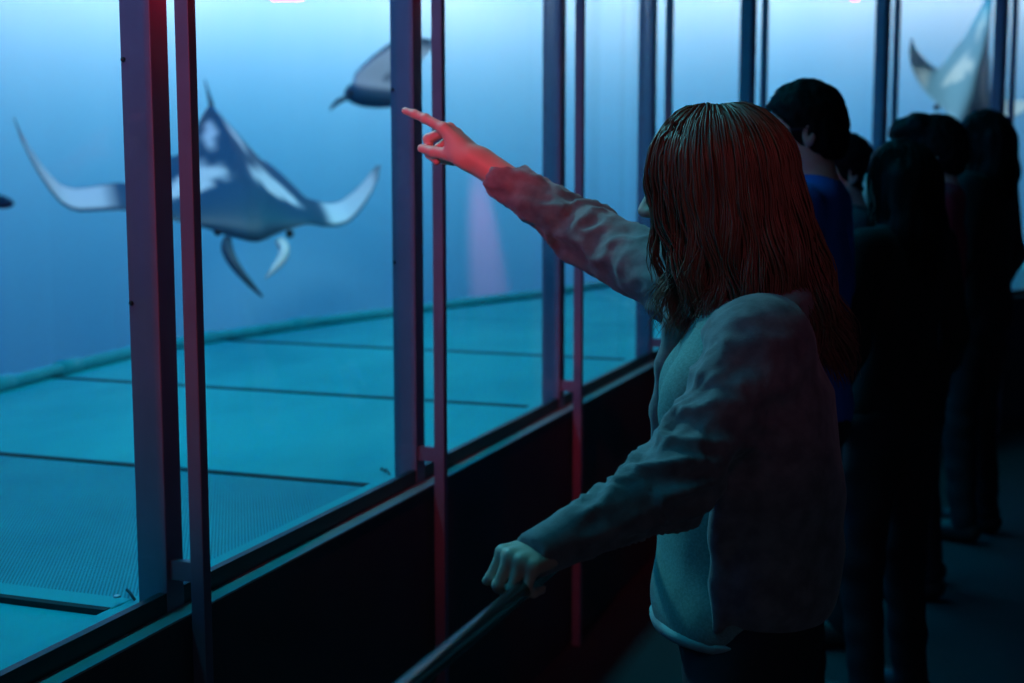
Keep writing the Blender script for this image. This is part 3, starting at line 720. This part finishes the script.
    if glasses:
        W2 = lambda *p: hc+s*(np.array(p)@HA); mb = MB()
        for sg in (-1, 1):
            mb.tube([W2(sg*.033+.024*math.cos(a), .108-.010*abs(math.cos(a)*sg*.5+.5)*0, .004+.018*math.sin(a)) for a in np.linspace(0, 6.283, 21)], .0017, 6, False)
            mb.tube([W2(sg*.058, .106, .008), W2(sg*.080, .06, .008), W2(sg*.083, -.01, .010), W2(sg*.081, -.03, -.006)], .0017, 6)
        mb.tube([W2(-.009, .108, .006), W2(0, .113, .009), W2(.009, .108, .006)], .0016, 6)
        mb.build('glasses', M['glasses'], root, True)
    return root

# ------------------------------------------------------------------ the pointing woman
def cut_end(f, p, d, r=.10):
    p = np.array(p, float); d = np.array(d, float)/np.linalg.norm(d)
    def fn(X, Y, Z):
        x, y, z = X-p[0], Y-p[1], Z-p[2]; return np.minimum(x*d[0]+y*d[1]+z*d[2], r-np.sqrt(x*x+y*y+z*z))
    f.cut(fn, .002)
def woman():
    th = math.radians(-4); f0 = -CR*math.cos(th)+V3(CF[0], CF[1], 0)/np.linalg.norm(CF[:2])*math.sin(-th)
    A = skel_rows(f0); O = at(744, 500, 2.2); O[2] = 0
    W = lambda x, y, z: O+V3(x, y, z)@A
    shL, elL = at(760, 348, 2.06), at(672, 484, 1.97); wrL = V3(-.572, 1.762, 1.054); dL = V3(-.50, -.86, -.14); dL /= np.linalg.norm(dL)
    shR, elR, wrR = at(690, 288, 2.36), at(588, 236, 2.54), at(482, 163, 2.62); dR = at(426, 111, 2.69)-wrR; dR /= np.linalg.norm(dR)
    nR = V3(0, 0, .96)-toward*.22; neck = at(744, 292, 2.22)
    HA = head_rows(A, -.24, .10, .0); hc = at(712, 190, 2.24)
    parts = []
    V, Qd = head_field(hc, HA, .004, 1.0, neck, True); parts.append((V, Qd, 0)); parts += eyes(hc, HA)
    V, Qd, tR = hand_parts(wrR, dR, nR, [(.20, .10, .05), (1.05, 1.35, .7), (1.30, 1.45, .8), (1.35, 1.4, .8)], (.02, .48, -.08), .0023, 1.04, False, wrR*.55+elR*.45, .05); parts.append((V, Qd, 0))
    V, Qd, tL = hand_parts(wrL, dL, V3(.18, .0, 1), [(1.0, 1.15, .6), (1.05, 1.2, .65), (1.1, 1.25, .65), (1.1, 1.25, .65)], (.55, .55, .2), .0023, .89, True, wrL*.72+elL*.28, .04); parts.append((V, Qd, 0))
    for tips in (tR, tL):                                # nails
        for p, d, nb, r in tips:
            s = np.cross(nb, d); s /= np.linalg.norm(s)+1e-9; mb = MB(); rows = []
            for i in range(5):
                u = i/4
                for j in range(5):
                    v = (j-2)/2; rows.append(p-d*.010*(1-u)+d*.003*u+s*v*.0052*(1-.3*u*u)+nb*(r*1.03-.0018*v*v))
            q = [(i*5+j, i*5+j+1, i*5+j+6, i*5+j+5) for i in range(4) for j in range(4)]; parts.append((np.array(rows), np.array(q), 2))
    lo = W(0, 0, 0)-V3(.45, .45, 0); hi = W(0, 0, 1.5)+V3(.45, .45, 0)
    lo = np.minimum(lo, np.minimum(wrL, wrR)-.12); hi = np.maximum(hi, np.maximum(elR, shR)+.12)
    f = Field(lo, hi, .011)
    f.chain([shL, elL, wrL], [.030, .034, .023], .02); f.chain([shR, elR, wrR], [.030, .032, .023], .02); f.cap(W(0, 0, .9), W(0, 0, 1.24), .075, .07, .02); f.cap(W(0, -.01, 1.2), neck, .05, .045, .02); f.cap(shL, shR, .028, None, .02)
    for sg in (-1, 1): f.chain([W(sg*.09, 0, .84), W(sg*.10, .02, .46), W(sg*.10, -.02, .08)], [.07, .05, .035], .03)
    V, Qd = f.mesh(1); parts.append((V, Qd, 0))
    root = link('person', body_mesh('person', parts, [M['skin'], M['eye'], M['nail']]))
    tag(root, 'person with shoulder-length brown hair and open jacket, pointing at the water and holding the rail', 'person')
    # grey t-shirt
    def tee(f, g):
        f.ell(W(0, .014, 1.16), (.146+g, .112+g, .19), A, .04); f.ell(W(.0, .010, .97), (.150+g, .122+g, .17), A, .07); f.ell(W(0, .012, .875), (.162+g, .128+g, .10), A, .05)
        for sg in (-1, 1): f.ell(W(sg*.066, .086, 1.195), (.058+g, .046+g, .075), A, .035)
        f.cap(shL*.75+neck*.25-V3(0, 0, .02), shR*.75+neck*.25-V3(0, 0, .02), .044, None, .04)
    f = Field(lo, hi, .0075); tee(f, 0); f.cut(lambda X, Y, Z: .848-Z+0*X+0*Y, .004); f.ell(neck+V3(0, 0, .02), (.06, .06, .05), None, .01, 'sub')
    V, Qd = f.mesh(2); N = normals(V, Qd); loc = (V-O)@A.T
    fold = fnoise(np.c_[loc[:, 0]*9+loc[:, 2]*5, loc[:, 1]*9, loc[:, 2]*6], 1)*.006+np.abs(fnoise(np.c_[loc[:, 0]*14-loc[:, 2]*9, loc[:, 1]*12, loc[:, 2]*7+4], 1))*-.006
    link('t_shirt', mesh_np('t_shirt', V+N*fold[:, None], Qd, M['tshirt']), root)
    ts = [o for o in root.children if o.name.startswith('t_shirt')][0]
    f = Field(lo, hi, .0065); tee(f, .005); f.cut(lambda X, Y, Z: np.maximum(.842-Z, Z-.864)+0*X+0*Y, .003)
    V, Qd = f.mesh(1); o = link('hem', mesh_np('hem', V, Qd, M['trim_cloth']), ts); o['label'] = 'paler hem band'
    # open jacket
    FLAP = [at(690, 290, 2.30), at(676, 325, 2.29), at(667, 365, 2.29), at(661, 410, 2.30), at(659, 460, 2.31), at(664, 530, 2.32)]
    f = Field(lo, hi, .0065)
    f.ell(W(0, -.016, 1.13), (.172, .124, .20), A, .04); f.ell(W(0, -.012, 1.02), (.166, .128, .18), A, .06); f.ell(W(0, -.012, .93), (.178, .136, .11), A, .05)
    f.cap(shL, W(0, -.035, 1.300), .060, .055, .05); f.cap(shR, W(0, -.03, 1.300), .058, .055, .05)
    def opening(X, Y, Z):
        x, y, z = X-O[0], Y-O[1], Z-O[2]; lx = x*A[0, 0]+y*A[0, 1]; ly = x*A[1, 0]+y*A[1, 1]
        return np.minimum(ly-.045-.10*np.clip(Z-1.18, 0, .3), .118-lx)+0*Z
    f.cut(opening, .010); f.cut(lambda X, Y, Z: .872-Z+0*X+0*Y, .006)
    f.chain(FLAP, [.022, .019, .017, .016, .016, .016], .02)     # front edge, right side
    f.chain([W(-.140, .040, 1.29), W(-.150, .050, 1.18), W(-.152, .050, 1.02), W(-.155, .05, .885)], [.012]*4, .02)
    f.chain([W(-.085, .045, 1.31), W(-.075, -.03, 1.335), W(0, -.075, 1.345), W(.075, -.03, 1.335), W(.09, .05, 1.31)], [.018, .022, .022, .022, .018], .02)
    f.chain([shL, elL, wrL+dL*.045], [.070, .053, .031], .035); f.chain([shR, elR, elR*.05+wrR*.95], [.070, .050, .035], .035)
    f.cap(shL, W(-.10, -.02, 1.12), .060, .075, .05)
    cL, cR = wrL*.84+elL*.16, wrR*.80+elR*.20
    for w_, c_, r_ in ((wrL+dL*.047, cL, .031), (wrR, cR, .036)): f.cap(w_*.97+c_*.03, c_, r_, r_+.0025, .006)                  # cuffs
    cut_end(f, wrL+dL*.056, dL, .085); aR = (wrR-elR)/np.linalg.norm(wrR-elR); cut_end(f, wrR-aR*.035, aR, .085)
    V, Qd = f.mesh(2); N = normals(V, Qd)
    segs = [(shL, elL, .063), (elL, wrL, .040), (shR, elR, .06), (elR, wrR, .043)]; best = np.full(len(V), 9.); disp = np.zeros(len(V))
    for k, (a, b, r) in enumerate(segs):
        d = b-a; L = np.linalg.norm(d); d = d/L; u = (V-a)@d; rad = V-a-np.clip(u, 0, L)[:, None]*d; dist = np.linalg.norm(rad, axis=1)-r
        e1 = np.cross(d, V3(0, 0, 1)); e1 /= np.linalg.norm(e1); e2 = np.cross(d, e1); ang = np.arctan2(rad@e2, rad@e1)
        P = np.c_[u*17+np.sin(ang+k)*.75+k*5, np.cos(ang)*1.1, np.sin(ang)*1.1]
        near = np.exp(-((u-(L if k % 2 == 0 else 0))/.11)**2)
        h = (.5-np.abs(fnoise(P, 1.0))*2.2)*((.0075 if k < 2 else .006)+.008*near)+(.4-np.abs(fnoise(np.c_[u*30+np.sin(ang*2)*1.2+k, np.cos(ang)*1.6, np.sin(ang)*1.6+7], 1))*2)*(.0042 if k < 2 else .0028)
        ends = np.clip(np.minimum(u/.02+.6, (L-u)/.035), 0, 1) if k % 2 else np.clip(u/.03+.8, 0, 1)
        m = dist < best; best = np.where(m, dist, best); disp = np.where(m, np.maximum(h*ends, -.0075 if k % 2 == 0 else -.004), disp)
    loc = (V-O)@A.T; torso = (.45-np.abs(fnoise(np.c_[loc[:, 0]*5+loc[:, 2]*7, loc[:, 1]*6-loc[:, 2]*4, loc[:, 2]*5], 1.))*2)*.009
    dfl = np.full(len(V), 9.)
    for a, b in zip(FLAP[:-1], FLAP[1:]):
        u = np.clip(((V-a)@(b-a))/((b-a)@(b-a)), 0, 1); dfl = np.minimum(dfl, np.linalg.norm(V-a-u[:, None]*(b-a), axis=1))
    torso *= np.clip((dfl-.03)/.05, .12, 1); wt = np.clip((best-.012)/.03, 0, 1); disp = disp*(1-wt)+torso*wt; disp *= np.clip((dfl-.02)/.03, .15, 1)
    jk = link('jacket', mesh_np('jacket', V+N*disp[:, None], Qd, M['jacket']), root)
    # trousers and shoes
    f = Field(lo, np.array((hi[0], hi[1], 1.0)), .011)
    f.ell(W(0, -.012, .85), (.160, .118, .13), A, .05)
    for sg in (-1, 1): f.chain([W(sg*.085, -.005, .84), W(sg*.10, .02, .46), W(sg*.10, -.02, .09)], [.088, .064, .050], .03)
    f.cut(lambda X, Y, Z: np.maximum(.05-Z, Z-.90)+0*X+0*Y, .004)
    V, Qd = f.mesh(2); N = normals(V, Qd); link('trousers', mesh_np('trousers', V+N*(fnoise(V, (9, 9, 16))*.007)[:, None], Qd, M['dark_cloth']), root)
    for sg in (-1, 1):
        an = W(sg*.10, -.02, 0); to = W(sg*.115, .135, 0); f = Field(an-.30, an+.30, .009)
        f.cap(an+V3(0, 0, .05), to+V3(0, 0, .042), .044, .038, .02); f.cap(W(sg*.10, -.045, .05), an+V3(0, 0, .09), .040, .038, .02); f.cut(lambda X, Y, Z: .003-Z+0*X+0*Y, .003)
        V, Qd = f.mesh(1); link('shoe', mesh_np('shoe', V, Qd, M['shoe']), root)
    # hair: an under-layer that follows the skull, then locks
    W2 = lambda *p: hc+V3(*p)@HA
    f = Field(hc-.42, hc+.24, .0055)
    f.ell(W2(0, -.016, .034), (.081, .099, .091), HA, .02)
    def face(X, Y, Z):
        x, y, z = X-hc[0], Y-hc[1], Z-hc[2]; yy = x*HA[1, 0]+y*HA[1, 1]+z*HA[1, 2]; zz = x*HA[2, 0]+y*HA[2, 1]+z*HA[2, 2]
        return (yy-.052-.9*np.clip(zz-.05, -.03, .1))*.75
    f.cut(face, .006)
    for sg in (-1, 1): f.chain([W2(sg*.064, .01, .03), W2(sg*.062, .0, -.06), W2(sg*.055, -.02, -.15), W2(sg*.06, -.03, -.19)], [.024, .024, .022, .012], .03)
    f.chain([W2(0, -.075, .02), W2(0, -.10, -.09), W2(0, -.125, -.19), W2(.0, -.145, -.27)], [.046, .042, .036, .02], .05)
    for sg in (-1, 1): f.chain([W2(sg*.045, -.05, .02), W2(sg*.045, -.07, -.10), W2(sg*.045, -.10, -.19), W2(sg*.045, -.12, -.23)], [.034, .030, .026, .014], .05)
    V, Qd = f.mesh(2); N = normals(V, Qd); loc = (V-hc)@HA.T; az = np.arctan2(loc[:, 0], loc[:, 1])
    rid = fnoise(np.c_[np.cos(az)*9, np.sin(az)*9, loc[:, 2]*4], 1)*.006+fnoise(np.c_[np.cos(az)*22, np.sin(az)*22, loc[:, 2]*5], 1)*.003
    hm = link('hair', mesh_np('hair', V+N*rid[:, None], Qd, M['hair_brown']), root)
    def L1(az):
        a = abs(az)
        if a < 34: return 0
        if a < 75: return .235
        if a < 120: return .25
        return .31
    ps = hair_paths(hc, HA, 2600, L1, 34, rad=(.094, .113, .109), seed=3, lift=.0, inward=.16, wave=.012, flip=.14, jitter=.008, segs=24, back_out=.055)
    ps += hair_paths(hc, HA, 320, lambda az: 0 if (abs(az) < 30 or abs(az) > 100) else .22, 30, rad=(.099, .120, .113), seed=11, lift=.004, inward=.10, wave=.018, flip=.26, jitter=.014, segs=24)
    ps += hair_paths(hc, HA, 1100, lambda az: 0 if abs(az) < 70 else (.26 if abs(az) < 120 else .32), 70, rad=(.102, .118, .110), seed=21, lift=.004, inward=.05, wave=.012, flip=.10, jitter=.008, segs=24, back_out=.055)
    hair_strands('hair_locks', ps, .0021, M['hair_brown'], hm)
    return root
woman()

# ------------------------------------------------------------------ the other visitors along the rail
FH = V3(CF[0], CF[1], 0)/np.linalg.norm(CF[:2])
def stand(px, ytop, d):                                  # standing point and body height from the top of the hair
    p = at(px, ytop, d); return (p[0], p[1]), p[2]/1.725*1.70
down_arm = lambda sg, out=.0, fw=.02: ((sg*(.235+out), -.03, 1.13), (sg*(.245+out), .05+fw, .90), (0, .12, -1), (sg, 0, 0), .35)
rail_arm = lambda sg: ((sg*.25, .04, 1.15), (sg*.20, .24, 1.08), (0, .9, -.2), (0, .2, 1), .5)
xy, H = stand(808, 68, 3.45)
person('tall person with short dark hair and blue t-shirt, behind the pointing person', xy, -CR*.92+FH*.40, H, 'blue_cloth', 'short', 'hair_black',
       {'L': down_arm(-1), 'R': down_arm(1)}, (.35, .05, 0), 'short', glasses=True, hs_=.94, seed=2)
xy, H = stand(846, 127, 4.5)
person('person with lit face and short dark hair just right of the person in blue', xy, -CR*.98+FH*.05, H, 'grey_cloth', 'short', 'hair_black',
       {'L': down_arm(-1), 'R': down_arm(1)}, (.25, .05, 0), 'long', seed=4, build=.85)
xy, H = stand(902, 133, 3.88)
person('dark long-haired visitor in a black top standing right of the person in blue', xy, -CR*.62+FH*.78, H, 'black_cloth', .26, 'hair_black',
       {'L': down_arm(-1), 'R': down_arm(1)}, (0, .03, 0), 'long', female=True, seed=5)
xy, H = stand(938, 110, 5.0)
person('person with a jutting dark fringe and a dull red top, further along the rail', xy, -CR*.95+FH*.3, H, 'red_cloth', 'fringe', 'hair_black',
       {'L': down_arm(-1), 'R': down_arm(1)}, (0, .02, 0), 'long', seed=6)
xy, H = stand(987, 105, 5.75)
person('last person in the row, rounded long dark hair, in front of the black column', xy, -CR*.75+FH*.66, H, 'black_cloth', .22, 'hair_black',
       {'L': down_arm(-1), 'R': down_arm(1)}, (0, .0, 0), 'long', female=True, seed=8)
for p, q in WASH:
    wash(p, q, 12, (1, .46, .36), .15, 3.5, .72, 3.4)
    wash(p, q, 17, (.0, .52, .68), .3, 3.7, 2.4, 3.2)
for x, y, sx, sy, pw, col in ((-5.2, 3, 3, 8, 70, (.0, .19, 1)), (-5.0, 9.5, 3, 5, 55, (.0, .19, 1)), (-.5, 12, 5, 2, 28, (.0, .19, 1))):
    o, z = area('tank_blue_fill', (x, y, 4.5), (x, y, 0), (sx, sy), pw, col); aim(o, z, (1, 0, 0))  # unseen blue floods added for the tank's deep colour
for y, pw in ((1.6, 9), (4.2, 9), (7.0, 9)):
    o, z = area('deck_lamp', (-2.2, y, 3.9), (-2.2, y, .8), (2.4, .3), pw*1.9, (.0, .75, 1), 120); aim(o, z, (0, 1, 0))
o, z = area('tank_blue_fill', (-1.95, -.7, 3.1), (-1.44, 3.0, 2.6), (.5, .5), 5, (.14, .34, 1), 50); aim(o, z, (1, 0, 0))  # added blue fill aimed at the mullions' near faces, no visible source
def spot(name, loc, tgt, power, col, ang, blend=.4, r=.04):
    l = bpy.data.lights.new(name, 'SPOT'); l.energy = power; l.color = col; l.spot_size = math.radians(ang); l.spot_blend = blend; l.shadow_soft_size = r
    o = bpy.data.objects.new(name, l); COL.objects.link(o); o.location = loc
    o.rotation_euler = (Vector(tgt)-Vector(loc)).to_track_quat('-Z', 'Y').to_euler(); return o
wd = SC.world or bpy.data.worlds.new('World'); SC.world = wd; wd.use_nodes = True
wd.node_tree.nodes['Background'].inputs[0].default_value = (.003, .004, .006, 1)
# the visitors' side: red ceiling spots and a very dim added fill
spot('red_spot', (-.95, -1.3, 2.7), (-1.39, 2.9, 1.42), 165, (1, .09, .12), 25, .9, .05)
spot('red_spot', (-.70, -.2, 2.75), tuple(at(458, 138, 2.64)), 120, (1, .03, .07), 9.5, .9, .03)
spot('red_spot', (.35, .2, 3.0), tuple(at(745, 160, 2.2)), 16, (1, .10, .06), 12, 1, .05)
spot('magenta_fill', (.30, -.4, 2.9), tuple(at(745, 255, 2.1)), 11, (1, .2, .5), 15, 1, .05)  # added fill that tints the jacket shoulder purple
for (x, y, z_), tg, pw, an in (((-2.3, 4.9, 4.3), c1, 260, 36), ((-2.6, 7.4, 4.3), c2, 200, 20), ((-2.4, 9.2, 4.3), c3, 420, 34)):
    spot('manta_fill', (x, y, z_), tuple(tg), pw, (.55, .88, 1), an, .5, .15)  # unseen fills added to brighten the rays' white patches
q = at(484, 262, 1); dq = ray(483, 262); tq = 0
while True:                                              # where that line of sight meets the back wall
    tq += .02; pq = CAM+dq*tq; ex, ey = pq[0]+3.0, pq[1]-8.6
    if (pq[1] > 8.6 and (ex/5.2)**2+(ey/5.6)**2 > 1 and pq[0] < -3) or pq[0] < -8.2 or pq[1] > 14.2: break
nq = V3(-ex/5.2**2, -ey/5.6**2, 0); nq /= np.linalg.norm(nq)
spot('reflection_spot', tuple(pq+nq*.42+V3(-.25, -.1, 2.9)), tuple(pq+V3(.05, 0, -.15)), 800, (1, .10, .22), 9, .9, .03)  # added spot standing in for a pink reflection on the glass
for x, y, z_ in ((-1.16, 2.22, 2.02), (-1.16, 3.30, 2.22), (-1.16, 4.42, 2.45), (-1.08, 6.95, 2.75), (-.55, 8.0, 2.9)):
    spot('red_mullion_lamp', (x, y, z_), (x-.6, y-.06, z_-.02), 6, (1, .015, .04), 128, 1, .03)
# unseen teal fill added over the deck to brighten the pointing figure's front
spot('teal_fill', (-3.0, 3.3, 3.5), (-.62, 2.05, 1.15), 200, (.20, .82, .92), 26, 1, .12)
o, z = area('room_fill', (1.6, -2.2, 1.9), (-.2, 2.6, 1.1), (2.4, 2.0), 4, (.62, .72, 1)); aim(o, z, (1, 1, 0))  # unseen fill added to lift the dark side of the room
# red marker lamps hung in the tank
for (px, py, d), l in (((287, -4, 8.5), 'red marker lamp hanging at the top between the first two mullions'), ((855, -3, 10.5), 'red marker lamp hanging at the top above the person in blue')):
    p = at(px, py, d); g = empty('marker_lamp', p); tag(g, l, 'lamp', 'red marker lamps')
    w_ = .085 if px < 500 else .018; MB().tube([(-w_, -.35*w_, 0), (w_, .35*w_, 0)], .022, 14).build('bulb', M['lamp_red'], g, True)
    MB().box((-.10, -.02, .02), (.10, .02, .06), bev=.006).build('housing', M['lamp_body'], g)
    MB().tube([(0, 0, .05), (0, 0, 4.6-p[2])], .008, 8).build('rod', M['lamp_body'], g)
# pink patch: glass reflection imitated by the added spot on the back wall
d = ray(483, 268); 
cam = bpy.data.cameras.new('camera'); co = bpy.data.objects.new('camera', cam); COL.objects.link(co); co.location = CAM
co.rotation_euler = Matrix((CR, CU, -CF)).transposed().to_euler(); cam.lens = 50; cam.sensor_width = 36; cam.clip_start = .05
cam.shift_y = 0; cam.dof.use_dof = True; cam.dof.focus_distance = 2.25; cam.dof.aperture_fstop = 3.6
SC.camera = co
SC.view_settings.view_transform = 'Standard'; SC.view_settings.look = 'None'; SC.view_settings.exposure = 0; SC.view_settings.gamma = 1; SC.view_settings.use_curve_mapping = False
SC.cycles.max_bounces = 6; SC.cycles.diffuse_bounces = 3; SC.cycles.transparent_max_bounces = 16; SC.cycles.use_denoising = True
